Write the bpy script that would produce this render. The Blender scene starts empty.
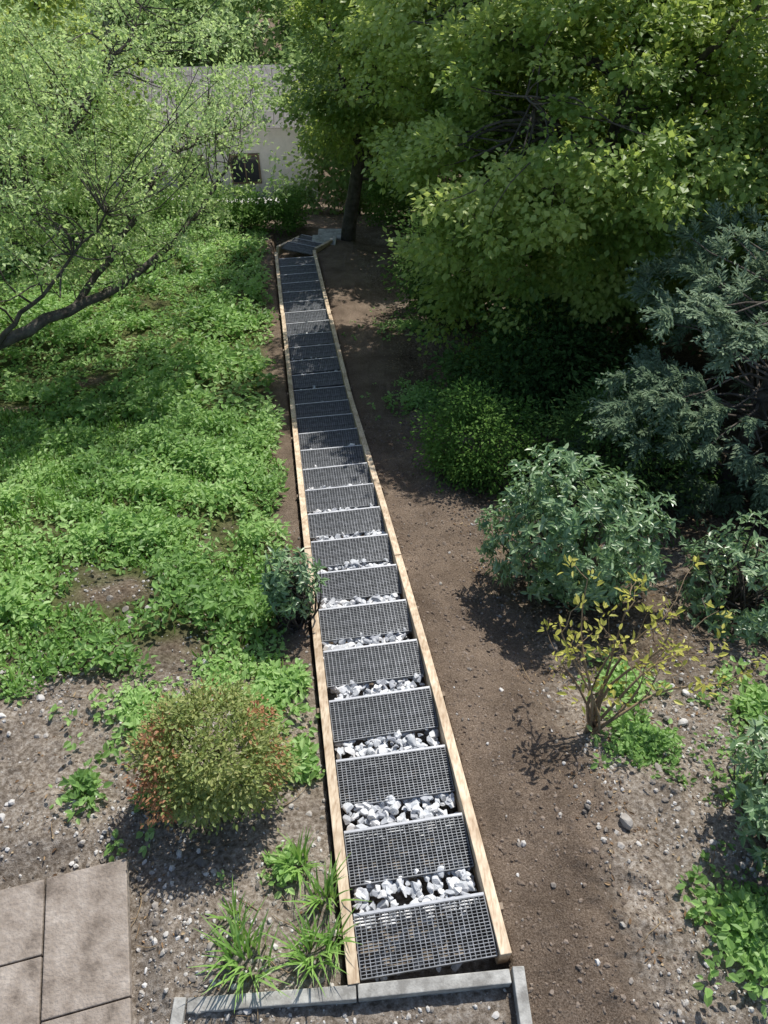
import bpy, math, random
import numpy as np
from mathutils import Vector
rng=np.random.default_rng(11)
random.seed(5)
scene=bpy.context.scene
UP=np.array([0,0,1.0])

# ---------------------------------------------------------------- helpers
def _h(ix,iy,seed):
    a=(ix.astype(np.int64)*374761393+iy.astype(np.int64)*668265263+seed*982451653)&0x7fffffff
    a=((a^(a>>13))*1274126177)&0x7fffffff
    a=a^(a>>16)
    return (a&0xffff)/65535.0
def vnoise(x,y,seed=0):
    x=np.asarray(x,float);y=np.asarray(y,float)
    ix=np.floor(x);iy=np.floor(y);fx=x-ix;fy=y-iy
    fx=fx*fx*(3-2*fx);fy=fy*fy*(3-2*fy)
    a=_h(ix,iy,seed);b=_h(ix+1,iy,seed);c=_h(ix,iy+1,seed);d=_h(ix+1,iy+1,seed)
    return (a*(1-fx)+b*fx)*(1-fy)+(c*(1-fx)+d*fx)*fy
def fbm(x,y,seed=0,o=4):
    s=0;a=.5;t=0
    for i in range(o):
        s=s+a*vnoise(x*2**i+i*7.3,y*2**i-i*3.1,seed+i);t+=a;a*=.5
    return s/t
def nrm(v):
    return v/np.maximum(np.linalg.norm(v,axis=-1,keepdims=True),1e-9)
def sstep(a,b,x):
    t=np.clip((x-a)/(b-a),0,1);return t*t*(3-2*t)

def mkmesh(name,V,F,mat=None,attrs=None,smooth=False,parent=None):
    V=np.asarray(V,dtype=np.float32);F=np.asarray(F,dtype=np.int32)
    me=bpy.data.meshes.new(name)
    k=F.shape[1];n=len(F)
    me.vertices.add(len(V));me.vertices.foreach_set('co',V.ravel())
    me.loops.add(n*k);me.loops.foreach_set('vertex_index',F.ravel())
    me.polygons.add(n)
    me.polygons.foreach_set('loop_start',np.arange(0,n*k,k,dtype=np.int32))
    me.polygons.foreach_set('loop_total',np.full(n,k,dtype=np.int32))
    me.polygons.foreach_set('use_smooth',np.full(n,smooth,dtype=bool))
    me.update(calc_edges=True)
    if attrs:
        for an,av in attrs.items():
            av=np.asarray(av,dtype=np.float32)
            if av.ndim==1:
                a=me.attributes.new(an,'FLOAT','POINT');a.data.foreach_set('value',av)
            else:
                a=me.attributes.new(an,'FLOAT_VECTOR','POINT');a.data.foreach_set('vector',av.ravel())
    if mat: me.materials.append(mat)
    ob=bpy.data.objects.new(name,me);scene.collection.objects.link(ob)
    if parent: ob.parent=parent
    return ob
def empty(name,loc=(0,0,0)):
    e=bpy.data.objects.new(name,None);e.location=(0,0,0);scene.collection.objects.link(e);return e

BOXF=np.array([[0,1,3,2],[4,6,7,5],[0,4,5,1],[2,3,7,6],[0,2,6,4],[1,5,7,3]])
def boxverts(c,ax,ay,az,hx,hy,hz):
    c=np.array(c,float);out=[]
    for i in (-1,1):
        for j in (-1,1):
            for k in (-1,1):
                out.append(c+np.array(ax)*hx*i+np.array(ay)*hy*j+np.array(az)*hz*k)
    return np.array(out)
class Acc:
    def __init__(s): s.V=[];s.F=[];s.n=0;s.A=[]
    def add(s,V,F,r=None):
        V=np.asarray(V,float);s.V.append(V);s.F.append(np.asarray(F)+s.n);s.n+=len(V)
        s.A.append(np.full(len(V),random.random() if r is None else r) if np.isscalar(r) or r is None else r)
    def box(s,c,h,ax=(1,0,0),ay=(0,1,0),az=(0,0,1),r=None):
        s.add(boxverts(c,ax,ay,az,*h),BOXF,r)
    def obj(s,name,mat,smooth=False,parent=None,bevel=0):
        o=mkmesh(name,np.concatenate(s.V),np.concatenate(s.F),mat,{'rnd':np.concatenate(s.A)},smooth,parent)
        if bevel:
            m=o.modifiers.new('b','BEVEL');m.width=bevel;m.segments=2;m.limit_method='ANGLE'
        return o

def tube(acc,pts,rad,sides=7):
    pts=np.asarray(pts,float);n=len(pts)
    t=np.gradient(pts,axis=0);t=nrm(t)
    ref=np.where(np.abs(t[:,2:3])>.9,np.array([[1.,0,0]]),np.array([[0,0,1.]]))
    a=nrm(np.cross(t,ref));b=np.cross(t,a)
    an=np.linspace(0,2*np.pi,sides,endpoint=False)
    V=pts[:,None,:]+np.asarray(rad)[:,None,None]*(np.cos(an)[None,:,None]*a[:,None,:]+np.sin(an)[None,:,None]*b[:,None,:])
    F=[]
    for i in range(n-1):
        for j in range(sides):
            k=(j+1)%sides
            F.append([i*sides+j,i*sides+k,(i+1)*sides+k,(i+1)*sides+j])
    acc.add(V.reshape(-1,3),F)
def curve(p0,p1,n=6,wob=.1,sag=0):
    p0=np.array(p0,float);p1=np.array(p1,float);t=np.linspace(0,1,n)[:,None]
    L=np.linalg.norm(p1-p0)
    off=rng.normal(0,wob*L,(3,));off2=rng.normal(0,wob*L*.5,(3,))
    P=p0*(1-t)+p1*t+off*np.sin(t*np.pi)+off2*np.sin(2*t*np.pi)
    P[:,2]+=sag*L*np.sin(t[:,0]*np.pi)
    return P

def leaves(name,p,d,n,L,W,rnd,clump,mat,hexa=True,fold=.15,bend=.15,parent=None):
    N=len(p);d=nrm(d);s=nrm(np.cross(d,n));n2=np.cross(s,d)
    L=np.broadcast_to(np.asarray(L,float),(N,))[:,None];W=np.broadcast_to(np.asarray(W,float),(N,))[:,None]
    if hexa:
        b=p;t=p+d*L-n2*bend*L
        r1=p+d*.28*L+s*.46*W+n2*fold*W;l1=p+d*.28*L-s*.46*W+n2*fold*W
        r2=p+d*.66*L+s*.42*W+n2*(fold*W-bend*L*.35);l2=p+d*.66*L-s*.42*W+n2*(fold*W-bend*L*.35)
        V=np.stack([b,r1,r2,t,l2,l1],1).reshape(-1,3);k=6
        i=np.arange(N)[:,None]*6
        F=np.concatenate([i+np.array([[0,1,2,3]]),i+np.array([[0,3,4,5]])])
    else:
        r=p+d*.45*L+s*.5*W;l=p+d*.45*L-s*.5*W;t=p+d*L-n2*bend*L
        V=np.stack([p,r,t,l],1).reshape(-1,3);k=4
        F=np.arange(N)[:,None]*4+np.array([[0,1,2,3]])
    return mkmesh(name,V,F,mat,{'rnd':np.repeat(rnd,k),'clump':np.repeat(clump,k)},False,parent)

# ---------------------------------------------------------------- materials
def newmat(name):
    m=bpy.data.materials.new(name);m.use_nodes=True
    nt=m.node_tree;nt.nodes.clear()
    return m,nt,nt.nodes,nt.links
def ramp(N,cols):
    r=N.new('ShaderNodeValToRGB');cr=r.color_ramp
    while len(cr.elements)<len(cols): cr.elements.new(.5)
    for e,(p,c) in zip(cr.elements,cols): e.position=p;e.color=(*c,1)
    return r
def leafmat(name,c0,c1,c2,trans=.35,rough=.5,tcol=(.25,.45,.06),spec=.4,clumpvar=.6,gloss=True):
    m,nt,N,Lk=newmat(name)
    a=N.new('ShaderNodeAttribute');a.attribute_name='rnd'
    b=N.new('ShaderNodeAttribute');b.attribute_name='clump'
    mx=N.new('ShaderNodeMix');mx.inputs[0].default_value=clumpvar
    Lk.new(a.outputs['Fac'],mx.inputs[2]);Lk.new(b.outputs['Fac'],mx.inputs[3])
    r=ramp(N,[(0.05,c0),(.5,c1),(.95,c2)]);Lk.new(mx.outputs[0],r.inputs[0])
    if gloss:
        p=N.new('ShaderNodeBsdfPrincipled');p.inputs['Roughness'].default_value=rough
        p.inputs['Specular IOR Level'].default_value=spec
        Lk.new(r.outputs[0],p.inputs['Base Color'])
    else:
        p=N.new('ShaderNodeBsdfDiffuse');Lk.new(r.outputs[0],p.inputs['Color'])
    t=N.new('ShaderNodeBsdfTranslucent')
    mm=N.new('ShaderNodeMix');mm.data_type='RGBA';mm.inputs[0].default_value=.5
    Lk.new(r.outputs[0],mm.inputs[6]);mm.inputs[7].default_value=(*tcol,1)
    Lk.new(mm.outputs[2],t.inputs['Color'])
    ms=N.new('ShaderNodeMixShader');ms.inputs[0].default_value=trans
    o=N.new('ShaderNodeOutputMaterial')
    Lk.new(p.outputs[0],ms.inputs[1]);Lk.new(t.outputs[0],ms.inputs[2]);Lk.new(ms.outputs[0],o.inputs[0])
    return m
def rndmat(name,cols,rough=.8,nscale=20,nmix=.4,bump=.3,metal=0,bscale=80,bdist=.01):
    m,nt,N,Lk=newmat(name)
    a=N.new('ShaderNodeAttribute');a.attribute_name='rnd'
    tc=N.new('ShaderNodeTexCoord')
    nz=N.new('ShaderNodeTexNoise');nz.inputs['Scale'].default_value=nscale;nz.inputs['Detail'].default_value=8;nz.inputs['Roughness'].default_value=.65
    Lk.new(tc.outputs['Object'],nz.inputs['Vector'])
    mr=N.new('ShaderNodeMapRange');mr.inputs[1].default_value=.32;mr.inputs[2].default_value=.68
    Lk.new(nz.outputs[0],mr.inputs[0])
    mx=N.new('ShaderNodeMix');mx.inputs[0].default_value=nmix
    Lk.new(a.outputs['Fac'],mx.inputs[2]);Lk.new(mr.outputs[0],mx.inputs[3])
    r=ramp(N,[((i+.5)/len(cols),c) for i,c in enumerate(cols)]);Lk.new(mx.outputs[0],r.inputs[0])
    p=N.new('ShaderNodeBsdfPrincipled');p.inputs['Roughness'].default_value=rough;p.inputs['Metallic'].default_value=metal
    Lk.new(r.outputs[0],p.inputs['Base Color'])
    n2=N.new('ShaderNodeTexNoise');n2.inputs['Scale'].default_value=bscale;n2.inputs['Detail'].default_value=5
    Lk.new(tc.outputs['Object'],n2.inputs['Vector'])
    bp=N.new('ShaderNodeBump');bp.inputs['Strength'].default_value=bump;bp.inputs['Distance'].default_value=bdist
    Lk.new(n2.outputs[0],bp.inputs['Height']);Lk.new(bp.outputs[0],p.inputs['Normal'])
    o=N.new('ShaderNodeOutputMaterial');Lk.new(p.outputs[0],o.inputs[0])
    return m
M_bark=rndmat('bark',[(.05,.04,.03),(.09,.075,.06),(.14,.12,.1)],.9,8,.8,.8,0,40,.02)
M_stem=rndmat('stem',[(.18,.12,.07),(.32,.23,.13)],.8,20,.5,.3)
M_gravel=rndmat('white_gravel',[(.36,.37,.40),(.52,.54,.56),(.66,.67,.68),(.80,.79,.78)],.85,12,.25,.3)
M_pebble=rndmat('pebbles',[(.14,.12,.10),(.26,.23,.20),(.42,.39,.35),(.58,.56,.53)],.9,15,.2,.3)
M_clod=rndmat('soil_clods',[(.12,.09,.066),(.18,.138,.105),(.25,.20,.16)],1,30,.4,.5)
M_conc=rndmat('concrete',[(.22,.21,.19),(.38,.37,.34),(.54,.53,.49)],.9,9,.75,.5,0,90,.006)
M_slab=rndmat('paving_slab',[(.15,.12,.095),(.26,.215,.175),(.33,.28,.235),(.43,.375,.32)],.95,6,.8,.8,0,50,.012)
M_steel=rndmat('galvanised_steel',[(.11,.115,.125),(.18,.19,.20),(.27,.28,.30)],.5,14,.6,.1,.3,60,.002)
M_nose=rndmat('steel_nosing',[(.35,.36,.38),(.45,.46,.48)],.5,14,.6,.1,.3,60,.002)
M_wall=rndmat('render_wall',[(.7,.7,.68),(.82,.81,.79)],.9,3,.7,.2)
M_fence=rndmat('old_timber',[(.15,.11,.075),(.25,.19,.135),(.33,.26,.19)],.9,6,.5,.3)
M_glass=rndmat('window_glass',[(.03,.035,.04),(.05,.055,.06)],.1,2,.5,.0)
M_litter=rndmat('leaf_litter',[(.12,.07,.035),(.26,.16,.08),(.40,.30,.18)],.9,10,.1,.2)
M_drive=rndmat('driveway_gravel',[(.4,.38,.35),(.55,.53,.5)],.95,6,.8,.3)

def wood():
    m,nt,N,Lk=newmat('spruce_board')
    tc=N.new('ShaderNodeTexCoord');a=N.new('ShaderNodeAttribute');a.attribute_name='rnd'
    mp=N.new('ShaderNodeMapping');mp.inputs['Scale'].default_value=(60,3,60)
    mp.inputs['Rotation'].default_value=(0,0,-.149)
    Lk.new(tc.outputs['Object'],mp.inputs[0])
    nz=N.new('ShaderNodeTexNoise');nz.inputs['Scale'].default_value=1;nz.inputs['Detail'].default_value=7;nz.inputs['Distortion'].default_value=.4
    Lk.new(mp.outputs[0],nz.inputs['Vector'])
    n3=N.new('ShaderNodeTexNoise');n3.inputs['Scale'].default_value=5;n3.inputs['Detail'].default_value=5
    Lk.new(tc.outputs['Object'],n3.inputs['Vector'])
    r=ramp(N,[(.3,(.46,.31,.18)),(.5,(.66,.51,.34)),(.7,(.78,.64,.46))])
    Lk.new(nz.outputs[0],r.inputs[0])
    hs=N.new('ShaderNodeHueSaturation');Lk.new(r.outputs[0],hs.inputs['Color']);hs.inputs['Saturation'].default_value=.9
    ma=N.new('ShaderNodeMath');ma.operation='MULTIPLY_ADD';ma.inputs[1].default_value=.3;ma.inputs[2].default_value=.8
    Lk.new(a.outputs['Fac'],ma.inputs[0]);
    r3=ramp(N,[(.38,(.58,.52,.46)),(.56,(1,1,1))]);Lk.new(n3.outputs[0],r3.inputs[0])
    mm=N.new('ShaderNodeMix');mm.data_type='RGBA';mm.blend_type='MULTIPLY';mm.inputs[0].default_value=.7
    Lk.new(ma.outputs[0],hs.inputs['Value'])
    Lk.new(hs.outputs[0],mm.inputs[6]);Lk.new(r3.outputs[0],mm.inputs[7])
    p=N.new('ShaderNodeBsdfPrincipled');p.inputs['Roughness'].default_value=.75
    Lk.new(mm.outputs[2],p.inputs['Base Color'])
    bp=N.new('ShaderNodeBump');bp.inputs['Strength'].default_value=.25;bp.inputs['Distance'].default_value=.003
    Lk.new(nz.outputs[0],bp.inputs['Height']);Lk.new(bp.outputs[0],p.inputs['Normal'])
    o=N.new('ShaderNodeOutputMaterial');Lk.new(p.outputs[0],o.inputs[0]);return m
M_wood=wood()

L_meadow=leafmat('meadow_leaf',(.10,.20,.055),(.25,.43,.12),(.44,.62,.24),.4,.5,(.58,.84,.2))
L_apple=leafmat('fruit_tree_leaf',(.24,.36,.11),(.42,.56,.21),(.60,.72,.38),.5,.45,(.72,.9,.34))
L_maple=leafmat('broadleaf_leaf',(.08,.16,.035),(.25,.36,.08),(.54,.62,.19),.44,.45,(.70,.82,.18),clumpvar=.75)
L_dark=leafmat('dark_leaf',(.04,.085,.03),(.085,.155,.05),(.17,.27,.09),.3,.5,(.28,.46,.1),gloss=False)
L_far=leafmat('distant_leaf',(.14,.22,.08),(.26,.37,.13),(.40,.50,.23),.3,.6,(.46,.64,.2),gloss=False)
L_conif=leafmat('conifer_needle',(.085,.13,.08),(.18,.255,.155),(.34,.42,.28),.24,.6,(.38,.5,.25),gloss=False)
L_laurel=leafmat('laurel_leaf',(.11,.21,.085),(.21,.33,.16),(.36,.46,.27),.25,.36,(.42,.64,.2),.6)
L_box=leafmat('box_leaf',(.06,.13,.03),(.11,.21,.05),(.20,.32,.09),.3,.45,gloss=False)
L_spirea=leafmat('spirea_leaf',(.15,.22,.06),(.30,.36,.12),(.46,.46,.2),.35,.5,(.6,.62,.16),.3,.4)
L_red=leafmat('reddish_leaf',(.32,.14,.07),(.45,.22,.11),(.5,.32,.16),.35,.5,(.7,.3,.12))
L_yell=leafmat('yellow_green_leaf',(.36,.38,.08),(.54,.52,.12),(.70,.66,.18),.4,.5,(.8,.78,.14))
L_iris=leafmat('iris_blade',(.14,.27,.06),(.27,.46,.11),(.40,.58,.19),.35,.4,(.55,.8,.18))

# ---------------------------------------------------------------- terrain
_ky=[-200,-3,1.12,3.15,6,9.54,17.4,20,32,60,300]
_kz=[0,0,0,-.42,-1.28,-2.5,-4.15,-4.8,-9.8,-10.6,-12]
_ty=np.arange(-20,100,.05);_tz=np.interp(_ty,_ky,_kz)
_k=np.hanning(25);_k/=_k.sum()
_tz=np.convolve(np.pad(_tz,12,mode='edge'),_k,'valid')
def P(y): 
    y=np.asarray(y,float)
    return np.where(y>99,np.interp(y,_ky,_kz),np.interp(y,_ty,_tz))
D=np.array([-.1483,.9889]);R=np.array([.9889,.1483]);O=np.array([.272,1.12])
S_END=16.4
SAX=nrm(np.array([.968,.25]));SAY=np.array([-SAX[1],SAX[0]]);SOB=np.array([-1.66,1.76])
def slab_uv(x,y):
    dx=x-SOB[0];dy=y-SOB[1];return dx*SAX[0]+dy*SAX[1],dx*SAY[0]+dy*SAY[1]
def stair_uv(x,y):
    dx=x-O[0];dy=y-O[1]
    return dx*R[0]+dy*R[1],dx*D[0]+dy*D[1]
def T(x,y,fine=True):
    x=np.asarray(x,float);y=np.asarray(y,float)
    u,s=stair_uv(x,y)
    z=P(y)
    side=np.clip(np.abs(u)-.5,0,30)
    lf=sstep(.6,4,-u);rt=sstep(.6,4,u)
    amp=sstep(.0,.8,side)
    near=sstep(60,30,np.abs(x))
    su,sv=slab_uv(x,y)
    slab=sstep(.25,.0,su)*sstep(.3,.0,sv)*sstep(-2.6,-2.2,su)
    z=z+amp*(fbm(x*.5,y*.5,3)-.5)*.5*near*(1-slab) + lf*.12*(1-slab) - rt*.15*sstep(1.5,5,y)
    z=z-.045
    if fine:
        cl=fbm(x*9,y*9,17,3)
        z=z+((fbm(x*5,y*5,9)-.5)*.05*(.35+amp*.65)+(fbm(x*22,y*22,13,3)-.5)*.026+np.maximum(cl-.6,0)*.16*amp)*(1-slab*.7)
    inst=sstep(.51,.47,np.abs(u))*sstep(-.06,0,s)*sstep(S_END+2,S_END+1,s)
    z=z-inst*.28
    return z
def grid_axis(a0,a1,step,lo,hi,g=1.12):
    c=list(np.arange(a0,a1,step));d=step;v=c[-1]
    while v<hi: d*=g;v+=d;c.append(v)
    d=step;v=c[0];pre=[]
    while v>lo: d*=g;v-=d;pre.append(v)
    return np.array(pre[::-1]+c)
gx=grid_axis(-3.6,3.4,.027,-180,180);gy=grid_axis(.3,7,.027,-60,260,1.035)
X,Y=np.meshgrid(gx,gy);Z=T(X,Y)
u,s=stair_uv(X,Y)
w=(fbm(X*1.3,Y*1.3,21)-.5)
strip=sstep(.35,.5,u)*sstep(1.55,1.15,u+w*.7)*sstep(-3,-1.5,s)
lstrip=sstep(.95,.6,-u+w*.3)*sstep(.4,.5,-u)*sstep(1.6,3,s)
green=sstep(3.0,3.9,Y+w*1.6+.15*X)*sstep(.6,1.0,-u)*sstep(.25,.42,fbm(X*1.1,Y*1.1,33)+.12*sstep(4,6,Y))
light=np.clip(sstep(4.2,2.6,Y+w*2)*(1-strip)+.4*sstep(.5,.75,fbm(X,Y,41)),0,1)
zone=np.stack([np.clip(strip+lstrip,0,1),green,light],-1).reshape(-1,3)
ny,nx=X.shape
idx=np.arange(ny*nx).reshape(ny,nx)
F=np.stack([idx[:-1,:-1],idx[:-1,1:],idx[1:,1:],idx[1:,:-1]],-1).reshape(-1,4)
def groundmat():
    m,nt,N,Lk=newmat('ground')
    a=N.new('ShaderNodeAttribute');a.attribute_name='zone'
    sp=N.new('ShaderNodeSeparateXYZ');Lk.new(a.outputs['Vector'],sp.inputs[0])
    tc=N.new('ShaderNodeTexCoord')
    def noise(sc,de=8,ro=.65):
        n=N.new('ShaderNodeTexNoise');n.inputs['Scale'].default_value=sc;n.inputs['Detail'].default_value=de;n.inputs['Roughness'].default_value=ro
        Lk.new(tc.outputs['Object'],n.inputs['Vector']);return n
    n1=noise(2.2);n2=noise(30,9,.7);n3=noise(90,5,.75)
    base=ramp(N,[(.35,(.08,.058,.042)),(.5,(.17,.135,.10)),(.65,(.30,.25,.195))]);Lk.new(n2.outputs[0],base.inputs[0])
    soil=ramp(N,[(.36,(.10,.075,.056)),(.5,(.205,.158,.122)),(.64,(.33,.27,.215))]);Lk.new(n3.outputs[0],soil.inputs[0])
    lig=ramp(N,[(.36,(.16,.13,.10)),(.5,(.34,.29,.24)),(.64,(.56,.51,.45))]);Lk.new(n2.outputs[0],lig.inputs[0])
    gr=ramp(N,[(.35,(.07,.075,.035)),(.6,(.14,.165,.065))]);Lk.new(n2.outputs[0],gr.inputs[0])
    def mix(f,A,B,mod=None):
        x=N.new('ShaderNodeMix');x.data_type='RGBA'
        Lk.new(f,x.inputs[0]);Lk.new(A,x.inputs[6]);Lk.new(B,x.inputs[7]);return x.outputs[2]
    c=mix(sp.outputs[2],base.outputs[0],lig.outputs[0])
    c=mix(sp.outputs[1],c,gr.outputs[0])
    c=mix(sp.outputs[0],c,soil.outputs[0])
    r1=ramp(N,[(.35,(.68,.66,.64)),(.65,(1.18,1.16,1.13))]);Lk.new(n1.outputs[0],r1.inputs[0])
    mm=N.new('ShaderNodeMix');mm.data_type='RGBA';mm.blend_type='MULTIPLY';mm.inputs[0].default_value=1
    Lk.new(c,mm.inputs[6]);Lk.new(r1.outputs[0],mm.inputs[7])
    p=N.new('ShaderNodeBsdfDiffuse')
    Lk.new(mm.outputs[2],p.inputs['Color'])
    b1=N.new('ShaderNodeBump');b1.inputs['Strength'].default_value=.9;b1.inputs['Distance'].default_value=.03
    Lk.new(n2.outputs[0],b1.inputs['Height'])
    b2=N.new('ShaderNodeBump');b2.inputs['Strength'].default_value=.9;b2.inputs['Distance'].default_value=.016
    Lk.new(n3.outputs[0],b2.inputs['Height']);Lk.new(b1.outputs[0],b2.inputs['Normal']);Lk.new(b2.outputs[0],p.inputs['Normal'])
    o=N.new('ShaderNodeOutputMaterial');Lk.new(p.outputs[0],o.inputs[0]);return m
mkmesh('ground',np.stack([X,Y,Z],-1).reshape(-1,3),F,groundmat(),{'zone':zone},True)

# ---------------------------------------------------------------- staircase
stair=empty('outdoor_staircase')
R3=np.array([R[0],R[1],0]);D3=np.array([D[0],D[1],0])
def SP(u,s,z): return np.array([O[0]+R[0]*u+D[0]*s,O[1]+R[1]*u+D[1]*s,z])
def yof(s): return O[1]+D[1]*s
TD=.345;HW=.412
g=Acc()
NB=19
for i in range(NB):
    yy=-TD/2+.004+(TD-.008)*i/(NB-1)
    g.box((0,yy,-.015),(HW-.006,.0019 if i not in(0,NB-1) else .003,.015))
for i in range(1,26):
    xx=-HW+.006+(2*HW-.012)*i/26
    g.box((xx,0,-.0055),(.0022,TD/2-.006,.0045))
for sx in(-1,1): g.box((sx*(HW-.004),0,-.019),(.003,TD/2,.019))
g2=Acc();g2.box((0,TD/2+.0065,-.012),(HW-.002,.008,.014))
tmp=g.obj('grating',M_steel);treadmesh=tmp.data;bpy.data.objects.remove(tmp)
tmp=g2.obj('nosing',M_nose);nosemesh=tmp.data;bpy.data.objects.remove(tmp)
ang=math.atan2(R[1],R[0])
def tread(loc,rot):
    for nm,me in(('grating_tread',treadmesh),('tread_nosing',nosemesh)):
        o=bpy.data.objects.new(nm,me);scene.collection.objects.link(o);o.parent=stair
        o.location=loc;o.rotation_euler=rot
RUN=.566;NST=28
steps=[]
for k in range(NST):
    sc=TD/2+.01+RUN*k
    z=float(P(yof(sc)))
    if k==0:z=.0
    steps.append((sc,z))
    tread(SP(0,sc,z),(random.uniform(-.012,.012),random.uniform(-.008,.008),ang+random.uniform(-.01,.01)))
bd=Acc()
def board(u,s0,s1,th=.035,ht=.115,ztop=.07):
    n=max(2,int((s1-s0)/.4))
    ss=np.linspace(s0,s1,n)
    V=[];
    for q in ss:
        zt=float(P(yof(q)))+ztop
        for du,dz in((-th,0),(th,0),(th,-2*ht),(-th,-2*ht)):
            V.append(SP(u+du,q,zt+dz))
    F=[]
    for i in range(n-1):
        for j in range(4):
            k=(j+1)%4;F.append([i*4+j,i*4+k,(i+1)*4+k,(i+1)*4+j])
    F.append([3,2,1,0]);F.append([(n-1)*4+j for j in range(4)])
    bd.add(V,F)
for sd,cuts in((-1,[-.02,4.2,8.3,12.2,S_END-.3]),(1,[.0,3.9,7.8,11.9,S_END-.35])):
    for a,b in zip(cuts[:-1],cuts[1:]):
        board(sd*(HW+.038)+random.uniform(-.007,.007),a+.004,b-.004,ztop=.07+random.uniform(-.008,.008))
bd.obj('side_boards',M_wood,parent=stair,bevel=.004)
pa=SP(0,S_END-.15,0);az=math.radians(22)
D2=np.array([math.sin(az),math.cos(az),0]);R2=np.array([math.cos(az),-math.sin(az),0])
tb=Acc()
for sd in(-1,1):
    c0=pa+R2*sd*(HW+.04)+D2*(-.03 if sd<0 else .2);c1=c0+D2*(1.15 if sd<0 else .9)
    c0[2]=P(c0[1])+.08;c1[2]=P(c1[1])+.06
    ax=nrm(c1-c0);L=np.linalg.norm(c1-c0)
    zz=np.cross(R2,ax);zz=zz if zz[2]>0 else -zz
    tb.box((c0+c1)/2-zz*.1,(L/2,.035,.1),ax,R2,zz)
tb.obj('lower_boards',M_wood,parent=stair)
for k in range(3):
    c=pa+D2*(.25+.36*k);c[2]=P(c[1])+.02
    tread(c,(0,0,-az))
pg=Acc()
for sd in(-1,1):
    for k in range(0,NST,3):
        q=steps[k][0]+.1;c=SP(sd*(HW+.092),q,float(P(yof(q)))-.05)
        pg.box(c,(.012,.02,.09),R3,D3)
pg.obj('timber_pegs',M_fence,parent=stair)
bk=Acc()
for sc,z in steps:
    for sd in(-1,1):
        bk.box(SP(sd*(HW-.012),sc,z-.045),(.006,.12,.012),R3,D3)
bk.obj('tread_brackets',M_steel,parent=stair)

# ---------------------------------------------------------------- stones
def ico(sub):
    import bmesh
    b=bmesh.new();bmesh.ops.create_icosphere(b,subdivisions=sub,radius=1)
    V=np.array([v.co[:] for v in b.verts]);F=np.array([[v.index for v in f.verts] for f in b.faces]);b.free();return V,F
IV1,IF1=ico(1);IV2,IF2=ico(2);IV3,IF3=ico(3)
def stones(name,pos,rad,mat,IV=IV2,IF=IF2,cuts=7,flat=.75,parent=None,cutd=(.45,.8)):
    n=len(pos)
    V=np.repeat(IV[None],n,0)
    for i in range(cuts):
        pn=nrm(rng.normal(size=(n,1,3)));d=rng.uniform(*cutd,(n,1,1))
        ex=np.maximum((V*pn).sum(-1,keepdims=True)-d,0);V=V-ex*pn
    V=V*rng.uniform(.7,1.25,(n,1,3))*np.array([1,1,flat])
    a=rng.uniform(0,2*np.pi,n);c=np.cos(a)[:,None];s_=np.sin(a)[:,None]
    x=V[...,0]*c-V[...,1]*s_;y=V[...,0]*s_+V[...,1]*c
    b=rng.uniform(-.7,.7,n);c=np.cos(b)[:,None];s_=np.sin(b)[:,None]
    z=V[...,2];V=np.stack([x*c-z*s_,y,x*s_+z*c],-1)
    V=V*np.asarray(rad)[:,None,None]+pos[:,None,:]
    Fa=(IF[None]+np.arange(n)[:,None,None]*len(IV)).reshape(-1,3)
    return mkmesh(name,V.reshape(-1,3),Fa,mat,{'rnd':np.repeat(rng.random(n),len(IV))},False,parent)
gv=empty('gravel')
for part,(k0,k1) in enumerate([(0,6),(6,NST)]):
    gp=[];gr=[]
    for k in range(k0,k1):
        sc,z=steps[k]
        zn=steps[k+1][1] if k+1<NST else z-.12
        n=170 if k<12 else 30
        for i in range(n):
            t=rng.uniform(0,1)
            gp.append(SP(rng.uniform(-.385,.385),sc+TD/2-.03+t*(RUN-TD+.06),zn-.015-rng.uniform(0,.06)+(z-zn)*.4*(1-t)));gr.append(rng.uniform(.022,.058))
        n=40 if k<12 else 20
        for i in range(n):
            gp.append(SP(rng.uniform(-.37,.37),sc+rng.uniform(-TD/2,TD/2),z-.125-rng.uniform(0,.03)));gr.append(rng.uniform(.025,.045))
    stones('crushed_stone',np.array(gp),np.array(gr),M_gravel,*((IV3,IF3) if part==0 else (IV2,IF2)),11,.75,gv,(.32,.62))

def scatter(n,x0,x1,y0,y1,fn=None):
    x=rng.uniform(x0,x1,n);y=rng.uniform(y0,y1,n)
    u,s=stair_uv(x,y);ok=(np.abs(u)>.52)|(s<-.15)
    su,sv=slab_uv(x,y);ok&=~((su<.02)&(sv<.02))
    if fn is not None: ok&=fn(x,y,u,s)
    return x[ok],y[ok]
x,y=scatter(26000,-3.2,3.4,.3,6,lambda x,y,u,s:(rng.random(len(x))<np.where((u>.5)&(u<1.25),.04,np.where(y<3.4,.65,.25))*(.3+1.4*(fbm(x*2,y*2,77)>.5))))
stones('pebbles',np.stack([x,y,T(x,y)+.003],-1),.004+.02*rng.random(len(x))**4+.004*rng.random(len(x)),M_pebble,IV1,IF1,4)
x,y=scatter(230,-3,3.3,.5,5,lambda x,y,u,s:(np.abs(u)>.7)&((u<0)|(u>1.4)))
stones('rocks',np.stack([x,y,T(x,y)+.004],-1),.014+.04*rng.random(len(x))**2,M_pebble)
x,y=scatter(26000,-1.6,3.0,.3,9,lambda x,y,u,s:((u>.5)&(u<1.6)))
stones('soil_clods',np.stack([x,y,T(x,y)],-1),.004+.018*rng.random(len(x))**3,M_clod,IV1,IF1,3)
x,y=scatter(16000,-3,6,.8,12,lambda x,y,u,s:((u>1.2)|((u<-.6)&(y<3.3)&(rng.random(len(x))<.35)))&(fbm(x*1.5,y*1.5,5)>.42))
n=len(x);a=rng.uniform(0,6.28,n)
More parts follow.
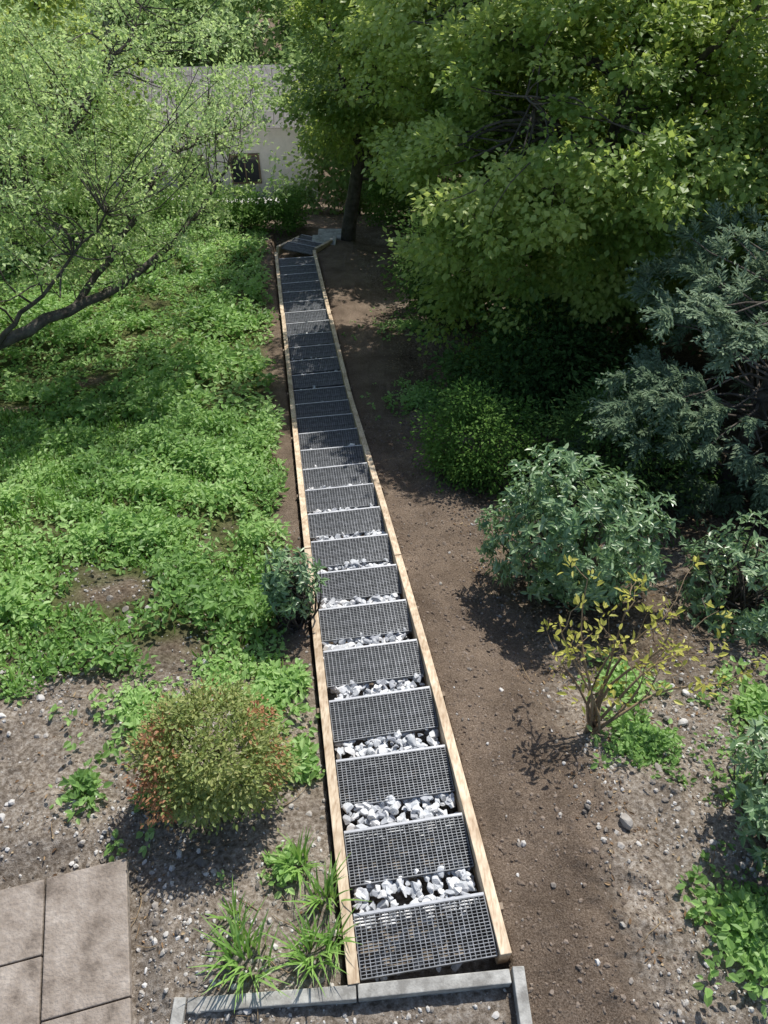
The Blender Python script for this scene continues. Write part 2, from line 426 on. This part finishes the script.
leaves('leaf_litter',np.stack([x,y,T(x,y)+.008],-1),np.stack([np.cos(a),np.sin(a),rng.normal(0,.2,n)],-1),nrm(UP+rng.normal(0,.35,(n,3))),rng.uniform(.015,.05,n),rng.uniform(.004,.022,n),rng.random(n),rng.random(n),M_litter)
# fallen twigs
tw=Acc();x,y=scatter(160,-2.8,3.2,.6,5,lambda x,y,u,s:(np.abs(u)>.7)&((u<0)|(u>1.3)))
for xx,yy in zip(x,y):
    a_=random.uniform(0,6.28);l=random.uniform(.06,.3);x2=xx+math.cos(a_)*l;y2=yy+math.sin(a_)*l
    uu_,ss_=stair_uv(x2,y2)
    if abs(uu_)<.55: continue
    tube(tw,curve((xx,yy,float(T(xx,yy))+.012),(x2,y2,float(T(x2,y2))+.015),5,.06),np.linspace(.004,.0015,5),4)
tw.obj('fallen_twigs',M_stem,True)

# ---------------------------------------------------------------- edging + slabs
ed=Acc()
def bar(acc,p0,p1,w,h,zc):
    p0=np.array([*p0,zc]);p1=np.array([*p1,zc]);ax=nrm(p1-p0);ay=np.cross(UP,ax)
    acc.box((p0+p1)/2,(np.linalg.norm(p1-p0)/2,w/2,h/2),ax,ay,UP)
bar(ed,(-1.12,.935),(-.16,1.0),.075,.12,-.02);bar(ed,(-.15,1.002),(.735,1.08),.075,.12,-.018)
bar(ed,(-1.18,.30),(-1.165,.975),.07,.12,-.022)
bar(ed,(.825,.2),(.785,1.13),.07,.12,-.015)
ed.obj('concrete_edging',M_conc,bevel=.006)
sl=Acc();ax=np.array([*SAX,0]);ay=np.array([*SAY,0]);ob=np.array([*SOB,0])
for j in range(4):
    for col,(o0,dz) in enumerate([(0,0),(.45-.8,-.005),(-.1,-.007),(-.4,-.004)]):
        y1=-j*.80+(o0+.8 if col==1 else o0)
        lo=y1-.8;hi=min(y1,0 if col<3 else -.1)
        if col==1: lo-=.8;hi=min(y1-.8,0);
        if col==1 and j==0:
            sl.box(ob-ax*.757+ay*(-.225)+UP*(-.04),(.246,.221,.035),ax,ay)
        if col==1: lo+=.1;hi+=-.1+.0 if j else -.1
        if hi-lo<.1: continue
        sl.box(ob-ax*(.25+.507*col)+ay*((lo+hi)/2)+UP*(-.035+dz),(.247,(hi-lo)/2-.004,.035),nrm(ax+UP*random.uniform(-.008,.008)),ay)
sl.obj('paving_slabs',M_slab,bevel=.007)

# ---------------------------------------------------------------- foliage generators
def ground_plants(name,x,y,k,L,W,mat,hmin=.03,hmax=.2,spread=.07,hn=1.5,parent=None,seed=50):
    n=len(x);hb=sstep(.35,.7,fbm(x*hn,y*hn,seed))
    hh=hmin+(hmax-hmin)*hb*rng.uniform(.5,1.2,n)
    pi=np.repeat(np.arange(n),k);m=len(pi)
    a=rng.uniform(0,2*np.pi,m);r=rng.uniform(0,spread,m)
    z=T(x,y)[pi]+hh[pi]*rng.uniform(.25,1.05,m)
    p=np.stack([x[pi]+np.cos(a)*r,y[pi]+np.sin(a)*r,z],-1)
    d=np.stack([np.cos(a),np.sin(a),rng.normal(.15,.4,m)],-1)
    nn=nrm(UP+rng.normal(0,.4,(m,3)))
    cl=np.clip(.55+(fbm(x*.9,y*.9,seed+3)-.5)*2.6+rng.normal(0,.25,n),0,1)
    sz=rng.uniform(.45,1.3,m)*(.75+.4*hb[pi])
    return leaves(name,p,d,nn,L*sz,W*sz,rng.random(m),cl[pi],mat,True,.12,.2,parent)

def blades(name,cx,cy,n,rad,H,W,mat,lean=.5,z0=None):
    m=n;a=rng.uniform(0,2*np.pi,m);r=rad*np.sqrt(rng.random(m))
    bx=cx+np.cos(a)*r;by=cy+np.sin(a)*r;bz=T(bx,by)-.01
    az=a+rng.normal(0,.8,m);h=H*rng.uniform(.5,1.1,m);ln=lean*rng.uniform(.3,1.3,m)*h
    K=5;V=[]
    t=np.linspace(0,1,K)
    side=np.stack([-np.sin(az),np.cos(az),np.zeros(m)],-1)
    for tt in t:
        c=np.stack([bx+np.cos(az)*ln*tt**1.8,by+np.sin(az)*ln*tt**1.8,bz+h*(tt-.35*tt**3*np.clip(ln/h,0,1.5))],-1)
        w=W*.5*(1-tt**2.2)+.0006
        V.append(c-side*w);V.append(c+side*w)
    V=np.stack(V,1).reshape(-1,3)
    i=np.arange(m)[:,None]*(2*K)
    F=np.concatenate([i+np.array([[2*j,2*j+1,2*j+3,2*j+2]]) for j in range(K-1)])
    rr=rng.random(m)
    return mkmesh(name,V,F,mat,{'rnd':np.repeat(rr,2*K),'clump':np.repeat(rng.random(m),2*K)})

def clumps(c,rad,n,inner=.45,lump=.22,zmin=None):
    d=nrm(rng.normal(size=(n,3)))
    ld=nrm(rng.normal(size=(9,3)));
    lob=(np.maximum(d@ld.T,0)**4).max(1)
    f=(inner+(1-inner)*rng.random(n)**.6)*(1-lump+lump*2*lob)
    return np.array(c)+d*f[:,None]*np.array(rad)
def lobed(c,rad,nl,per,lr=(.24,.42),flat=.62):
    c=np.array(c,float);rad=np.array(rad,float);Cs=[];B=[]
    i=np.arange(nl)+.5;ph=np.arccos(1-2*i/nl);th=np.pi*(1+5**.5)*i
    dd=np.stack([np.cos(th)*np.sin(ph),np.sin(th)*np.sin(ph),np.cos(ph)],-1)
    dd=nrm(dd+rng.normal(0,.22,dd.shape))
    for j in range(nl):
        r=rng.uniform(*lr)*rad.mean();lc=c+dd[j]*rad*rng.uniform(.5,.9)
        q=nrm(rng.normal(size=(per,3))+np.array([*dd[j][:2]*.5,.35]))
        f=rng.uniform(.55,1,per)[:,None]
        Cs.append(lc+q*f*r*np.array([1.25,1.25,flat])-np.array([0,0,1])*(.12*r*(f**2)));B.append(np.full(per,rng.normal(.5,.22))+q[:,2]*.18)  # leaf colour lightens toward each lobe's top, imitating sunlit tips
    return np.concatenate(Cs),np.concatenate(B)
def crown(name,C,center,per,sig,L,W,mat,droop=.2,hexa=False,parent=None,upn=1.2,bend=.15,cb=None):
    n=len(C);pi=np.repeat(np.arange(n),per);m=len(pi)
    ss=rng.uniform(.6,1.35,n)[pi,None]
    off=rng.normal(size=(m,3))*np.array([1,1,.55])*sig*ss
    p=C[pi]+off
    out=nrm(p-np.array(center))
    d=nrm(out*.6+nrm(off)*.7+rng.normal(0,.5,(m,3))-UP*droop)
    nn=nrm(UP*upn+out*.5+rng.normal(0,.6,(m,3)))
    sz=rng.uniform(.6,1.25,m)
    cl=rng.normal(.5,.28,n) if cb is None else cb+rng.normal(0,.12,n)
    return leaves(name,p,d,nn,L*sz,W*sz,rng.random(m),np.clip(cl,0,1)[pi],mat,hexa,.15,bend,parent)
def woody(name,limbs,C,parent,mat=M_bark,tw=.02,frac=1.0,sides=7,tend=.004):
    a=Acc();pts=[];rr=[]
    for P_,r0,r1 in limbs:
        P_=np.asarray(P_,float)
        t=np.linspace(0,len(P_)-1,max(8,len(P_)*4));i=np.clip(t.astype(int),0,len(P_)-2);f=(t-i)[:,None]
        Q=P_[i]*(1-f)+P_[i+1]*f
        Qs=Q.copy()
        for _ in range(3): Qs[1:-1]=Qs[:-2]*.25+Qs[1:-1]*.5+Qs[2:]*.25
        Qs[1:-1]+=rng.normal(0,.02,Qs[1:-1].shape)
        rad=r0+(r1-r0)*np.linspace(0,1,len(Qs))**.8
        tube(a,Qs,rad,sides+2);pts.append(Qs[2:]);rr.append(rad[2:])
    pts=np.concatenate(pts);rr=np.concatenate(rr)
    for c in C:
        if rng.random()>frac: continue
        dd=np.linalg.norm(pts-c,axis=1)+np.maximum(pts[:,2]-c[2],0)*.8
        j=int(np.argmin(dd+rng.random(len(dd))*.5))
        L=np.linalg.norm(pts[j]-c)
        r0=min(rr[j]*.7,tw*(.6+.35*L))
        tube(a,curve(pts[j],c,7,.09,-.03),np.linspace(r0,tend,7),5)
    a.obj(name,mat,True,parent)

# ---- fruit tree at left (spreading over the meadow)
ec=np.array([-4.9,11.2,.6])
C=clumps(ec,(3.6,3.6,2.1),430,.15,.3)
C=C[(C[:,2]>T(C[:,0],C[:,1],False)+1.5)]
uu,_=stair_uv(C[:,0],C[:,1]);C=C[uu<-.35]
C=np.concatenate([C,np.array([-2.8,12.2,.5])+rng.normal(size=(20,3))*np.array([.5,.9,.6]),np.array([-3.1,15.0,-.5])+rng.normal(size=(9,3))*np.array([.6,.6,.6])])
zb=float(T(-6.4,8.4))
limbs=[([(-6.4,8.4,zb-.1),(-6.35,8.4,-1.6),(-6.1,8.5,-1.1)],.17,.13),
 ([(-6.1,8.5,-1.1),(-5.1,8.6,-.78),(-4.1,9.5,-.72),(-3.3,10.4,-.6),(-2.7,11.4,-.2),(-2.4,12.1,.1)],.115,.012),
 ([(-4.3,9.3,-.74),(-3.7,10.7,-.2),(-3.2,12.0,.3),(-2.9,13.8,.0),(-3.0,14.8,-.3)],.055,.012),
 ([(-6.1,8.5,-1.1),(-5.7,9.6,-.1),(-4.9,10.8,.5),(-4.0,11.8,1.3),(-3.5,12.9,2.0)],.09,.015),
 ([(-6.1,8.5,-1.1),(-6.3,9.4,.4),(-6.0,10.9,1.5),(-5.6,12.4,2.4)],.09,.015),
 ([(-5.7,9.6,-.1),(-5.6,11,.2),(-5.2,12.8,.4),(-4.6,14.2,.8)],.06,.015),
 ([(-5.1,8.6,-.78),(-4.4,8.9,-.2),(-3.6,9.6,.5)],.04,.012)]
ft=empty('fruit_tree')
woody('trunk_and_limbs',limbs,C,ft,frac=.9,tw=.015)
n=len(C);kt=7
td=nrm(rng.normal(size=(n*kt,3))*np.array([1,1,.7])+np.array([.1,0,.35]))
tp=np.repeat(C,kt,0);tl=rng.uniform(.3,.65,n*kt)
a=Acc()
for i in range(0,n*kt,2):
    tube(a,curve(tp[i],tp[i]+td[i]*tl[i],4,.06),np.linspace(.004,.0015,4),3)
a.obj('twigs',M_bark,True,ft)
nl=16
m=n*kt*nl;pi=np.repeat(np.arange(n*kt),nl)
tt=rng.random(m)
p=tp[pi]+td[pi]*(tl[pi]*tt)[:,None]+rng.normal(0,.035,(m,3))
d=nrm(td[pi]*.5+rng.normal(0,.7,(m,3)))
leaves('foliage',p,d,nrm(UP+rng.normal(0,.5,(m,3))),rng.uniform(.045,.085,m),rng.uniform(.026,.045,m),rng.random(m),np.clip(rng.normal(.5,.25,n),0,1)[pi//kt],L_apple,False,parent=ft)

# ---- big broadleaf trees
def simple_limbs(b,top,center,rad,k,r0):
    b=np.array(b,float);top=np.array(top,float)
    L=[([b,(b+top)/2+rng.normal(0,.1,3),top],r0,r0*.4)]
    for i in range(k):
        t=rng.uniform(.35,.95);s_=b*(1-t)+top*t;an=i*2.4+rng.uniform(-.4,.4)
        e_=np.array(center)+np.array([math.cos(an)*rad[0]*.7,math.sin(an)*rad[1]*.7,rng.uniform(-.3,.7)*rad[2]])
        L.append(([s_,(s_+e_)/2+rng.normal(0,.2,3)+UP*.2,e_],r0*.45,r0*.1))
    return L
def bigtree(name,cx,cy,cz,rad,nl,perl,per,sig,L,W,mat,r0=.18,zofs=.25,umin=None,base=None,frac=.35,lr=(.24,.42),core=0,**kw):
    bx,by=base if base else (cx,cy)
    zg=float(T(bx,by));c=np.array([cx,cy,cz])
    C,B=lobed(c,rad,nl,perl,lr)
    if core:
        C2=clumps(c,np.array(rad)*.72,core,.3,.2);C=np.concatenate([C,C2]);B=np.concatenate([B,np.full(len(C2),.05)])  # core clumps take the darkest leaf colour: interior shade painted in
    ok=C[:,2]>T(C[:,0],C[:,1],False)+zofs
    if umin is not None:
        uu,_=stair_uv(C[:,0],C[:,1]);ok&=uu>umin
    C=C[ok];B=B[ok]
    e=empty(name)
    woody('trunk_and_limbs',simple_limbs((bx,by,zg-.1),(cx+.1,cy,cz+rad[2]*.6),c,rad,9,r0),C,e,frac=frac,tw=.025)
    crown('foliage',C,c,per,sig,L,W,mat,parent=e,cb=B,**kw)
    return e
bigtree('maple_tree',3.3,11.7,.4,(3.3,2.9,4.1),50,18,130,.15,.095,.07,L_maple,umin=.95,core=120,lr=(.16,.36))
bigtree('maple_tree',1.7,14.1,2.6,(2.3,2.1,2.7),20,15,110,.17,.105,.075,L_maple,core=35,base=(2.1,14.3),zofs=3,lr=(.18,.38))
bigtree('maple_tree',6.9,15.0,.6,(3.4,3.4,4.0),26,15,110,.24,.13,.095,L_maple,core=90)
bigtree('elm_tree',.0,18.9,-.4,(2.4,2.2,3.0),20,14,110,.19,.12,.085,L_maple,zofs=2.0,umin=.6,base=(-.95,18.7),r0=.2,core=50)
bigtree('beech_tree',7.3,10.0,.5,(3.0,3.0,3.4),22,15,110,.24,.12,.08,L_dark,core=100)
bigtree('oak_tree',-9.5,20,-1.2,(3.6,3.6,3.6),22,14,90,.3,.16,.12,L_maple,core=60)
bigtree('lime_tree',4.0,24,0,(4.8,4.2,5.4),26,13,80,.4,.2,.16,L_far,core=60)
bigtree('lime_tree',-14,28,-3,(4.5,4.5,5.5),20,13,70,.45,.22,.17,L_far,core=50)
bigtree('hornbeam_tree',-1.0,26.5,-5,(2.2,2.2,4.4),16,12,80,.32,.18,.14,L_far,core=40)
def shrub(name,cx,cy,cz,rad,ncl,per,sig,L,W,mat,inner=.6,nst=8,hexa=True,zofs=.03,lump=.15,**kw):
    e=empty(name);c=np.array([cx,cy,cz]);C=clumps(c,rad,ncl,inner,lump)
    C=C[C[:,2]>T(C[:,0],C[:,1],False)+zofs]
    zg=float(T(cx,cy));a=Acc()
    for i in range(nst):
        t=C[rng.integers(len(C))];b=np.array([cx,cy,zg-.03])+rng.normal(0,.06,3)*np.array([1,1,0])
        tube(a,curve(b,t,6,.08),np.linspace(.014,.004,6),5)
    a.obj('stems',M_bark,True,e)
    crown('foliage',C,c,per,sig,L,W,mat,hexa=hexa,parent=e,**kw)
    return e
shrub('hazel_shrub',2.4,9.3,-1.9,(1.2,1.0,1.1),130,90,.2,.08,.055,L_dark,lump=.3)
shrub('hazel_shrub',1.3,13.6,-2.7,(1.0,1.2,1.0),110,80,.2,.08,.055,L_dark,lump=.3)
shrub('box_shrub',1.15,7.0,-1.2,(.75,.62,.62),210,50,.12,.045,.026,L_box,lump=.32,inner=.5)
shrub('yew_shrub',2.9,6.9,-1.4,(.95,1.0,.9),150,100,.16,.07,.025,L_dark,lump=.3)
sc_=np.array([-1.17,2.33,.20])
sp=shrub('spirea_bush',*sc_,(.45,.42,.40),280,48,.055,.034,.019,L_spirea,inner=.7,upn=.8,lump=.2)
Cr=sc_+nrm(rng.normal(size=(56,3))*np.array([.35,.5,.6])+np.array([-1.0,-.2,.1]))*np.array([.46,.45,.42])*rng.uniform(.85,1.05,(56,1))
Cr=np.concatenate([Cr,sc_+nrm(rng.normal(size=(16,3))*np.array([.4,.4,.4])+np.array([.9,.2,.5]))*np.array([.46,.45,.42])])
Cr=Cr[Cr[:,2]>.0]
crown('red_shoots',Cr,sc_,22,.05,.03,.016,L_red,hexa=True,parent=sp)

def conifer(name,cx,cy,cz,rad,nl,perl,mat):
    e=empty(name);c=np.array([cx,cy,cz]);zg=float(T(cx,cy))
    C,B=lobed(c,rad,nl,perl,(.22,.42),.5);ok=C[:,2]>T(C[:,0],C[:,1],False)+.1;C=C[ok];B=B[ok]
    a=Acc();tube(a,curve((cx,cy,zg-.1),(cx,cy,cz+rad[2]*.9),7,.02),np.linspace(.14,.02,7),8)
    out=nrm((C-c)*np.array([1,1,.35]));n=len(C)
    for i in range(0,n,5):
        tube(a,curve((cx,cy,max(zg+.1,C[i,2]-.2)),C[i],5,.04,.05),np.linspace(.02,.005,5),4)
    a.obj('trunk_and_limbs',M_bark,True,e)
    kt=9;pi=np.repeat(np.arange(n),kt);m0=len(pi)
    td=nrm(out[pi]+rng.normal(0,.5,(m0,3))+UP*rng.normal(-.1,.3,m0)[:,None]);tl=rng.uniform(.15,.36,m0)
    kk=20;qi=np.repeat(np.arange(m0),kk);m=len(qi);t=rng.random(m)
    p=C[pi][qi]+td[qi]*(tl[qi]*t)[:,None]-UP*(.12*tl[qi]*t**2)[:,None]
    side=nrm(np.cross(td[qi],UP));sg=np.where(rng.random(m)<.5,-1,1)[:,None]
    d=nrm(td[qi]*.9+side*sg*.7+rng.normal(0,.25,(m,3)))
    leaves('foliage',p,d,nrm(UP+rng.normal(0,.3,(m,3))),(.10-.05*t)*rng.uniform(.7,1.2,m),.021,rng.random(m),np.clip(B+rng.normal(0,.12,n),0,1)[pi][qi],mat,False,parent=e)
conifer('juniper_tree',4.2,6.8,-.2,(1.8,1.6,2.1),28,17,L_conif)
conifer('juniper_tree',5.6,4.6,-.6,(1.4,1.4,1.6),14,13,L_conif)

def laurel(name,cx,cy,cz,rad,nr,k,L,W,mat=L_laurel,nst=9,lump=.18,inner=.45):
    e=empty(name);c=np.array([cx,cy,cz]);C=clumps(c,rad,nr,inner,lump);C=C[C[:,2]>T(C[:,0],C[:,1],False)+.05]
    zg=float(T(cx,cy));a=Acc()
    for i in range(0,len(C),max(1,len(C)//(nst*6))):
        b=np.array([cx,cy,zg-.03])+rng.normal(0,.08,3)*np.array([1,1,0])
        tube(a,curve(b,C[i],6,.08),np.linspace(.014,.004,6),5)
    a.obj('stems',M_bark,True,e)
    ax_=nrm(nrm(C-c)+UP*.6+rng.normal(0,.35,C.shape));n=len(C)
    pi=np.repeat(np.arange(n),k);m=len(pi)
    t1=nrm(np.cross(ax_,np.array([.3,.5,.81])));t2=np.cross(ax_,t1)
    a_=(np.tile(np.arange(k),n)*2.4+rng.normal(0,.5,m));el=rng.uniform(-.35,1.0,m)
    rd=t1[pi]*np.cos(a_)[:,None]+t2[pi]*np.sin(a_)[:,None]
    d=nrm(rd+ax_[pi]*el[:,None]);nn=nrm(ax_[pi]-rd*el[:,None]*.8+rng.normal(0,.25,(m,3)))
    p=C[pi]+ax_[pi]*rng.uniform(-.09,.03,m)[:,None]
    sz=rng.uniform(.6,1.15,m)
    leaves('foliage',p,d,nn,L*sz,W*sz,rng.random(m),np.clip(rng.normal(.5,.28,n),0,1)[pi],mat,True,.1,.18,parent=e)
laurel('laurel_bush',1.78,4.75,-.28,(.82,.76,.82),780,10,.088,.036)
laurel('laurel_bush',2.68,1.95,.25,(.45,.6,.5),300,10,.08,.032)
laurel('laurel_bush',3.4,4.4,-.6,(.6,.65,.65),320,10,.085,.034)
laurel('rhododendron_plant',-.84,4.15,-.22,(.27,.24,.34),100,9,.085,.03)

ys=empty('forsythia_shrub');a=Acc();base=np.array([1.62,2.85,float(T(1.62,2.85))]);tips=[]
for dx,dy,dz in [(-.35,.5,.9),(-.12,.7,1.1),(.2,.6,1.15),(.5,.45,1.05),(.75,.3,.85),(.35,.2,.9),(-.4,.25,.65),(.1,.3,1.2),(.6,.65,.9),(.9,.1,.55)]:
    t=base+np.array([dx,dy,dz])*rng.uniform(.75,1.0);Q=curve(base+rng.normal(0,.04,3)*np.array([1,1,0]),t,8,.06,.05);tube(a,Q,np.linspace(.015,.004,8),5)
    for j in range(4):
        q=Q[rng.integers(3,8)];t2=q+rng.normal(0,.14,3)+np.array([dx,dy,.6])*.15;tube(a,curve(q,t2,4,.08),np.linspace(.005,.002,4),4);tips.append(t2);
    tips.append(t)
a.obj('stems',M_stem,True,ys)
crown('foliage',np.array(tips),base,8,.035,.065,.028,L_yell,hexa=True,parent=ys)

# ---------------------------------------------------------------- ground cover
def gm(x,y,u,s):
    edge=.66+.45*(fbm(x*1.7,y*1.7,91)-.3)
    d_=fbm(x*1.1,y*1.1,33)+.10*sstep(4,7,y)+rng.normal(0,.05,len(x))
    return (u<-edge)&(d_>.43)&(y+.15*x+(fbm(x*1.3,y*1.3,21)-.5)*1.8>3.0)
x,y=scatter(11000,-7.5,-.2,2.4,8.5,gm)
ground_plants('meadow_weeds',x,y,9,.066,.038,L_meadow,.03,.32,.09,2.2)
x,y=scatter(10500,-13,-.9,8.5,21,gm)
ground_plants('meadow_weeds',x,y,8,.10,.062,L_meadow,.03,.36,.12,1.8)
def patch(cx,cy,r,n):
    a=rng.uniform(0,6.28,n);q=r*np.abs(rng.normal(0,.5,n));return cx+np.cos(a)*q,cy+np.sin(a)*q
xs=[];ysl=[]
for cx,cy,r,n in [(1.98,2.75,.34,200),(2.3,1.35,.42,240),(.7,9.6,.9,300),(.5,12.6,.9,260),(1.3,8.5,.5,120),(2.0,3.4,.3,60),(-1.0,3.1,.35,150),(-1.9,3.0,.4,120),(-.62,2.5,.16,50),(-2.1,2.3,.2,20),(-.66,1.75,.14,40),(3.0,3.1,.5,80),(-.75,3.3,.2,60),(-1.35,3.4,.3,120),(2.6,2.3,.5,50),(-1.6,2.2,1.2,40)]:
    px,py=patch(cx,cy,r,n);xs.append(px);ysl.append(py)
xs=np.concatenate(xs);ysl=np.concatenate(ysl);uu,ss=stair_uv(xs,ysl);su,sv=slab_uv(xs,ysl);ok=(np.abs(uu)>.55)&~((su<.03)&(sv<.03))
ground_plants('ground_cover_plants',xs[ok],ysl[ok],8,.055,.035,L_meadow,.02,.14,.05,seed=70)
for cx,cy,n,r,H in [(-.80,1.16,75,.13,.36),(-.43,1.22,60,.10,.36),(-.55,1.75,45,.08,.28),(-.93,1.4,25,.08,.25),(-.38,1.55,45,.08,.3),(-.30,1.3,30,.05,.3)]:
    blades('iris_clump',cx,cy,n,r,H,.015,L_iris,.6)
x,y=scatter(9000,-7,-.4,3,9,gm)
n=len(x);a=rng.uniform(0,6.28,n)
leaves('grass',np.stack([x,y,T(x,y)],-1),np.stack([np.cos(a)*.8,np.sin(a)*.8,np.ones(n)],-1),np.stack([np.cos(a),np.sin(a),-.3*np.ones(n)],-1),rng.uniform(.06,.2,n),.007,rng.random(n),rng.random(n),L_iris,True,.05,.4)

# ---------------------------------------------------------------- background
hx=rng.uniform(-9,-2.2,420);hy=19.6+rng.normal(0,.3,420);hz=T(hx,hy,False)+rng.uniform(.1,.9,420)
he=empty('hedge');crown('foliage',np.stack([hx,hy,hz],-1),(-5,19.6,-5.5),50,.14,.08,.05,L_box,parent=he)
hx=rng.uniform(-.3,2.2,170);hy=20.6+rng.normal(0,.3,170);hz=T(hx,hy,False)+rng.uniform(.1,1.2,170)
he=empty('hedge');crown('foliage',np.stack([hx,hy,hz],-1),(1,20.6,-5.5),50,.14,.08,.05,L_box,parent=he)
sa=Acc()
for i,(xx,yy) in enumerate([(-1.5,18.1),(-1.4,18.75)]):
    sa.box((xx,yy,float(P(yy))+.0),(.3,.26,.04))
sa.obj('stepping_stones',M_conc,bevel=.01)
dr=Acc();V=[];F_=[]
gx_=np.linspace(-12,-3.2,12);gy_=np.linspace(24.5,31.2,10)
for yy in gy_:
    for xx in gx_: V.append((xx,yy,float(T(xx,yy,False))+.3))
for j in range(9):
    for i in range(11): F_.append([j*12+i,j*12+i+1,(j+1)*12+i+1,(j+1)*12+i])
dr.add(V,F_);dr.obj('driveway',M_drive)

def house(name,cx,cy,zb,w,d,h,rh,rot=0):
    e=empty(name);a=Acc()
    ca,sa_=math.cos(rot),math.sin(rot);ax=np.array([ca,sa_,0]);ay=np.array([-sa_,ca,0]);c=np.array([cx,cy,zb])
    a.box(c+UP*h/2,(w/2,d/2,h/2),ax,ay)
    for sx in(-1,1):
        q=c+ax*sx*(w/2-.1)+UP*h
        V=[q-ay*d/2-ax*.1,q+ay*d/2-ax*.1,q+UP*rh-ax*.1,q-ay*d/2+ax*.09,q+ay*d/2+ax*.09,q+UP*rh+ax*.09]
        a.add(V,[[0,1,2,2],[3,5,4,4],[0,2,5,3],[1,4,5,2],[0,3,4,1]])
    a.obj('walls',M_wall,parent=e)
    r=Acc()
    nrow=16
    for sy in(-1,1):
        e0=c+ay*sy*(d/2+.35)+UP*(h-.1);e1=c+UP*(h+rh+.12)
        sl_=nrm(e1-e0);L=np.linalg.norm(e1-e0);nn=np.cross(ax,sl_);nn=nn*(1 if nn[2]>0 else -1)
        for i in range(nrow):
            p=e0+sl_*L*(i+.5)/nrow
            ncol=int(w/.35)
            for j in range(ncol):
                r.box(p+ax*((j+.5)/ncol-.5)*(w+.8)+nn*.06,((w+.8)/ncol/2-.01,L/(nrow*2)+.02,.02),ax,nrm(sl_+nn*.13),nrm(nn-sl_*.13))
    r.obj('roof',rndmat('roof_tiles',[(.34,.31,.285),(.42,.38,.35),(.5,.46,.43)],.9,3,.3,.3),parent=e)
    wa=Acc();fr=Acc()
    for j in range(int(w/2.2)):
        q=c-ay*(d/2)+ax*(-w/2+1.3+j*2.2)+UP*(h*.5)
        fr.box(q-ay*.02,(.6,.05,.6),ax,ay)
        for sx in(-1,1): wa.box(q-ay*.06+ax*.28*sx,(.25,.03,.5),ax,ay)
    wa.obj('windows',M_glass,parent=e);fr.obj('window_frames',M_fence,parent=e)
    return e
house('white_house',-7.2,33.6,-10.0,8.6,4.2,3.5,1.2,.08)
house('white_house',-20,44,-10.6,10,8,4.5,3,-.3)

C=[]
for i in range(46):
    t=i/46;an=-1.35+2.7*t
    rr=rng.uniform(48,66);cx=math.sin(an)*rr;cy=math.cos(an)*rr*.9+4
    if cy<14: cy=14
    h=rng.uniform(8,13);zg=float(T(cx,cy,False))
    C.append(lobed((cx,cy,zg+h*.5),(4.2,4.2,h*.55),11,5)[0])
for cx,cy,h in [(12,17,8),(15,12,9),(13,6,8),(9.5,24,9),(16,24,10),(-13,12,7),(-17,18,9),(-12,5,7),(-5,39.5,7.5),(-9.5,40,7),(2,36,9),(9,36,10),(-2,46,9),(-10,45,8),(-16,38,9)]:
    zg=float(T(cx,cy,False));C.append(lobed((cx,cy,zg+h*.5),(3.2,3.2,h*.52),16,8)[0])
C=np.concatenate(C);dt=empty('distant_trees')
crown('foliage',C,(0,40,-8),50,.45,.34,.26,L_far,parent=dt)

# ---------------------------------------------------------------- light
el=math.radians(50);az=math.radians(24)
sd=Vector((math.sin(az)*math.cos(el),math.cos(az)*math.cos(el),math.sin(el)))
sun=bpy.data.lights.new('sun','SUN');sun.energy=5;sun.angle=math.radians(.5);sun.color=(1,.96,.89)
so=bpy.data.objects.new('sun',sun);scene.collection.objects.link(so);so.rotation_euler=sd.to_track_quat('Z','Y').to_euler();so.location=(10,20,20)
w=bpy.data.worlds.new('World');scene.world=w;w.use_nodes=True
N=w.node_tree.nodes;bg=N['Background'];sk=N.new('ShaderNodeTexSky');sk.sky_type='NISHITA';sk.sun_disc=False
sk.sun_elevation=el;sk.sun_rotation=az
w.node_tree.links.new(sk.outputs[0],bg.inputs[0]);bg.inputs[1].default_value=.15
scene.view_settings.view_transform='Standard';scene.view_settings.look='None';scene.view_settings.exposure=0
cam=bpy.data.cameras.new('cam');co=bpy.data.objects.new('camera',cam);scene.collection.objects.link(co);scene.camera=co
cam.sensor_fit='VERTICAL';cam.sensor_height=36;cam.lens=27.07;cam.clip_end=600
co.location=(0,0,5.15);co.rotation_euler=(math.radians(43),0,0)
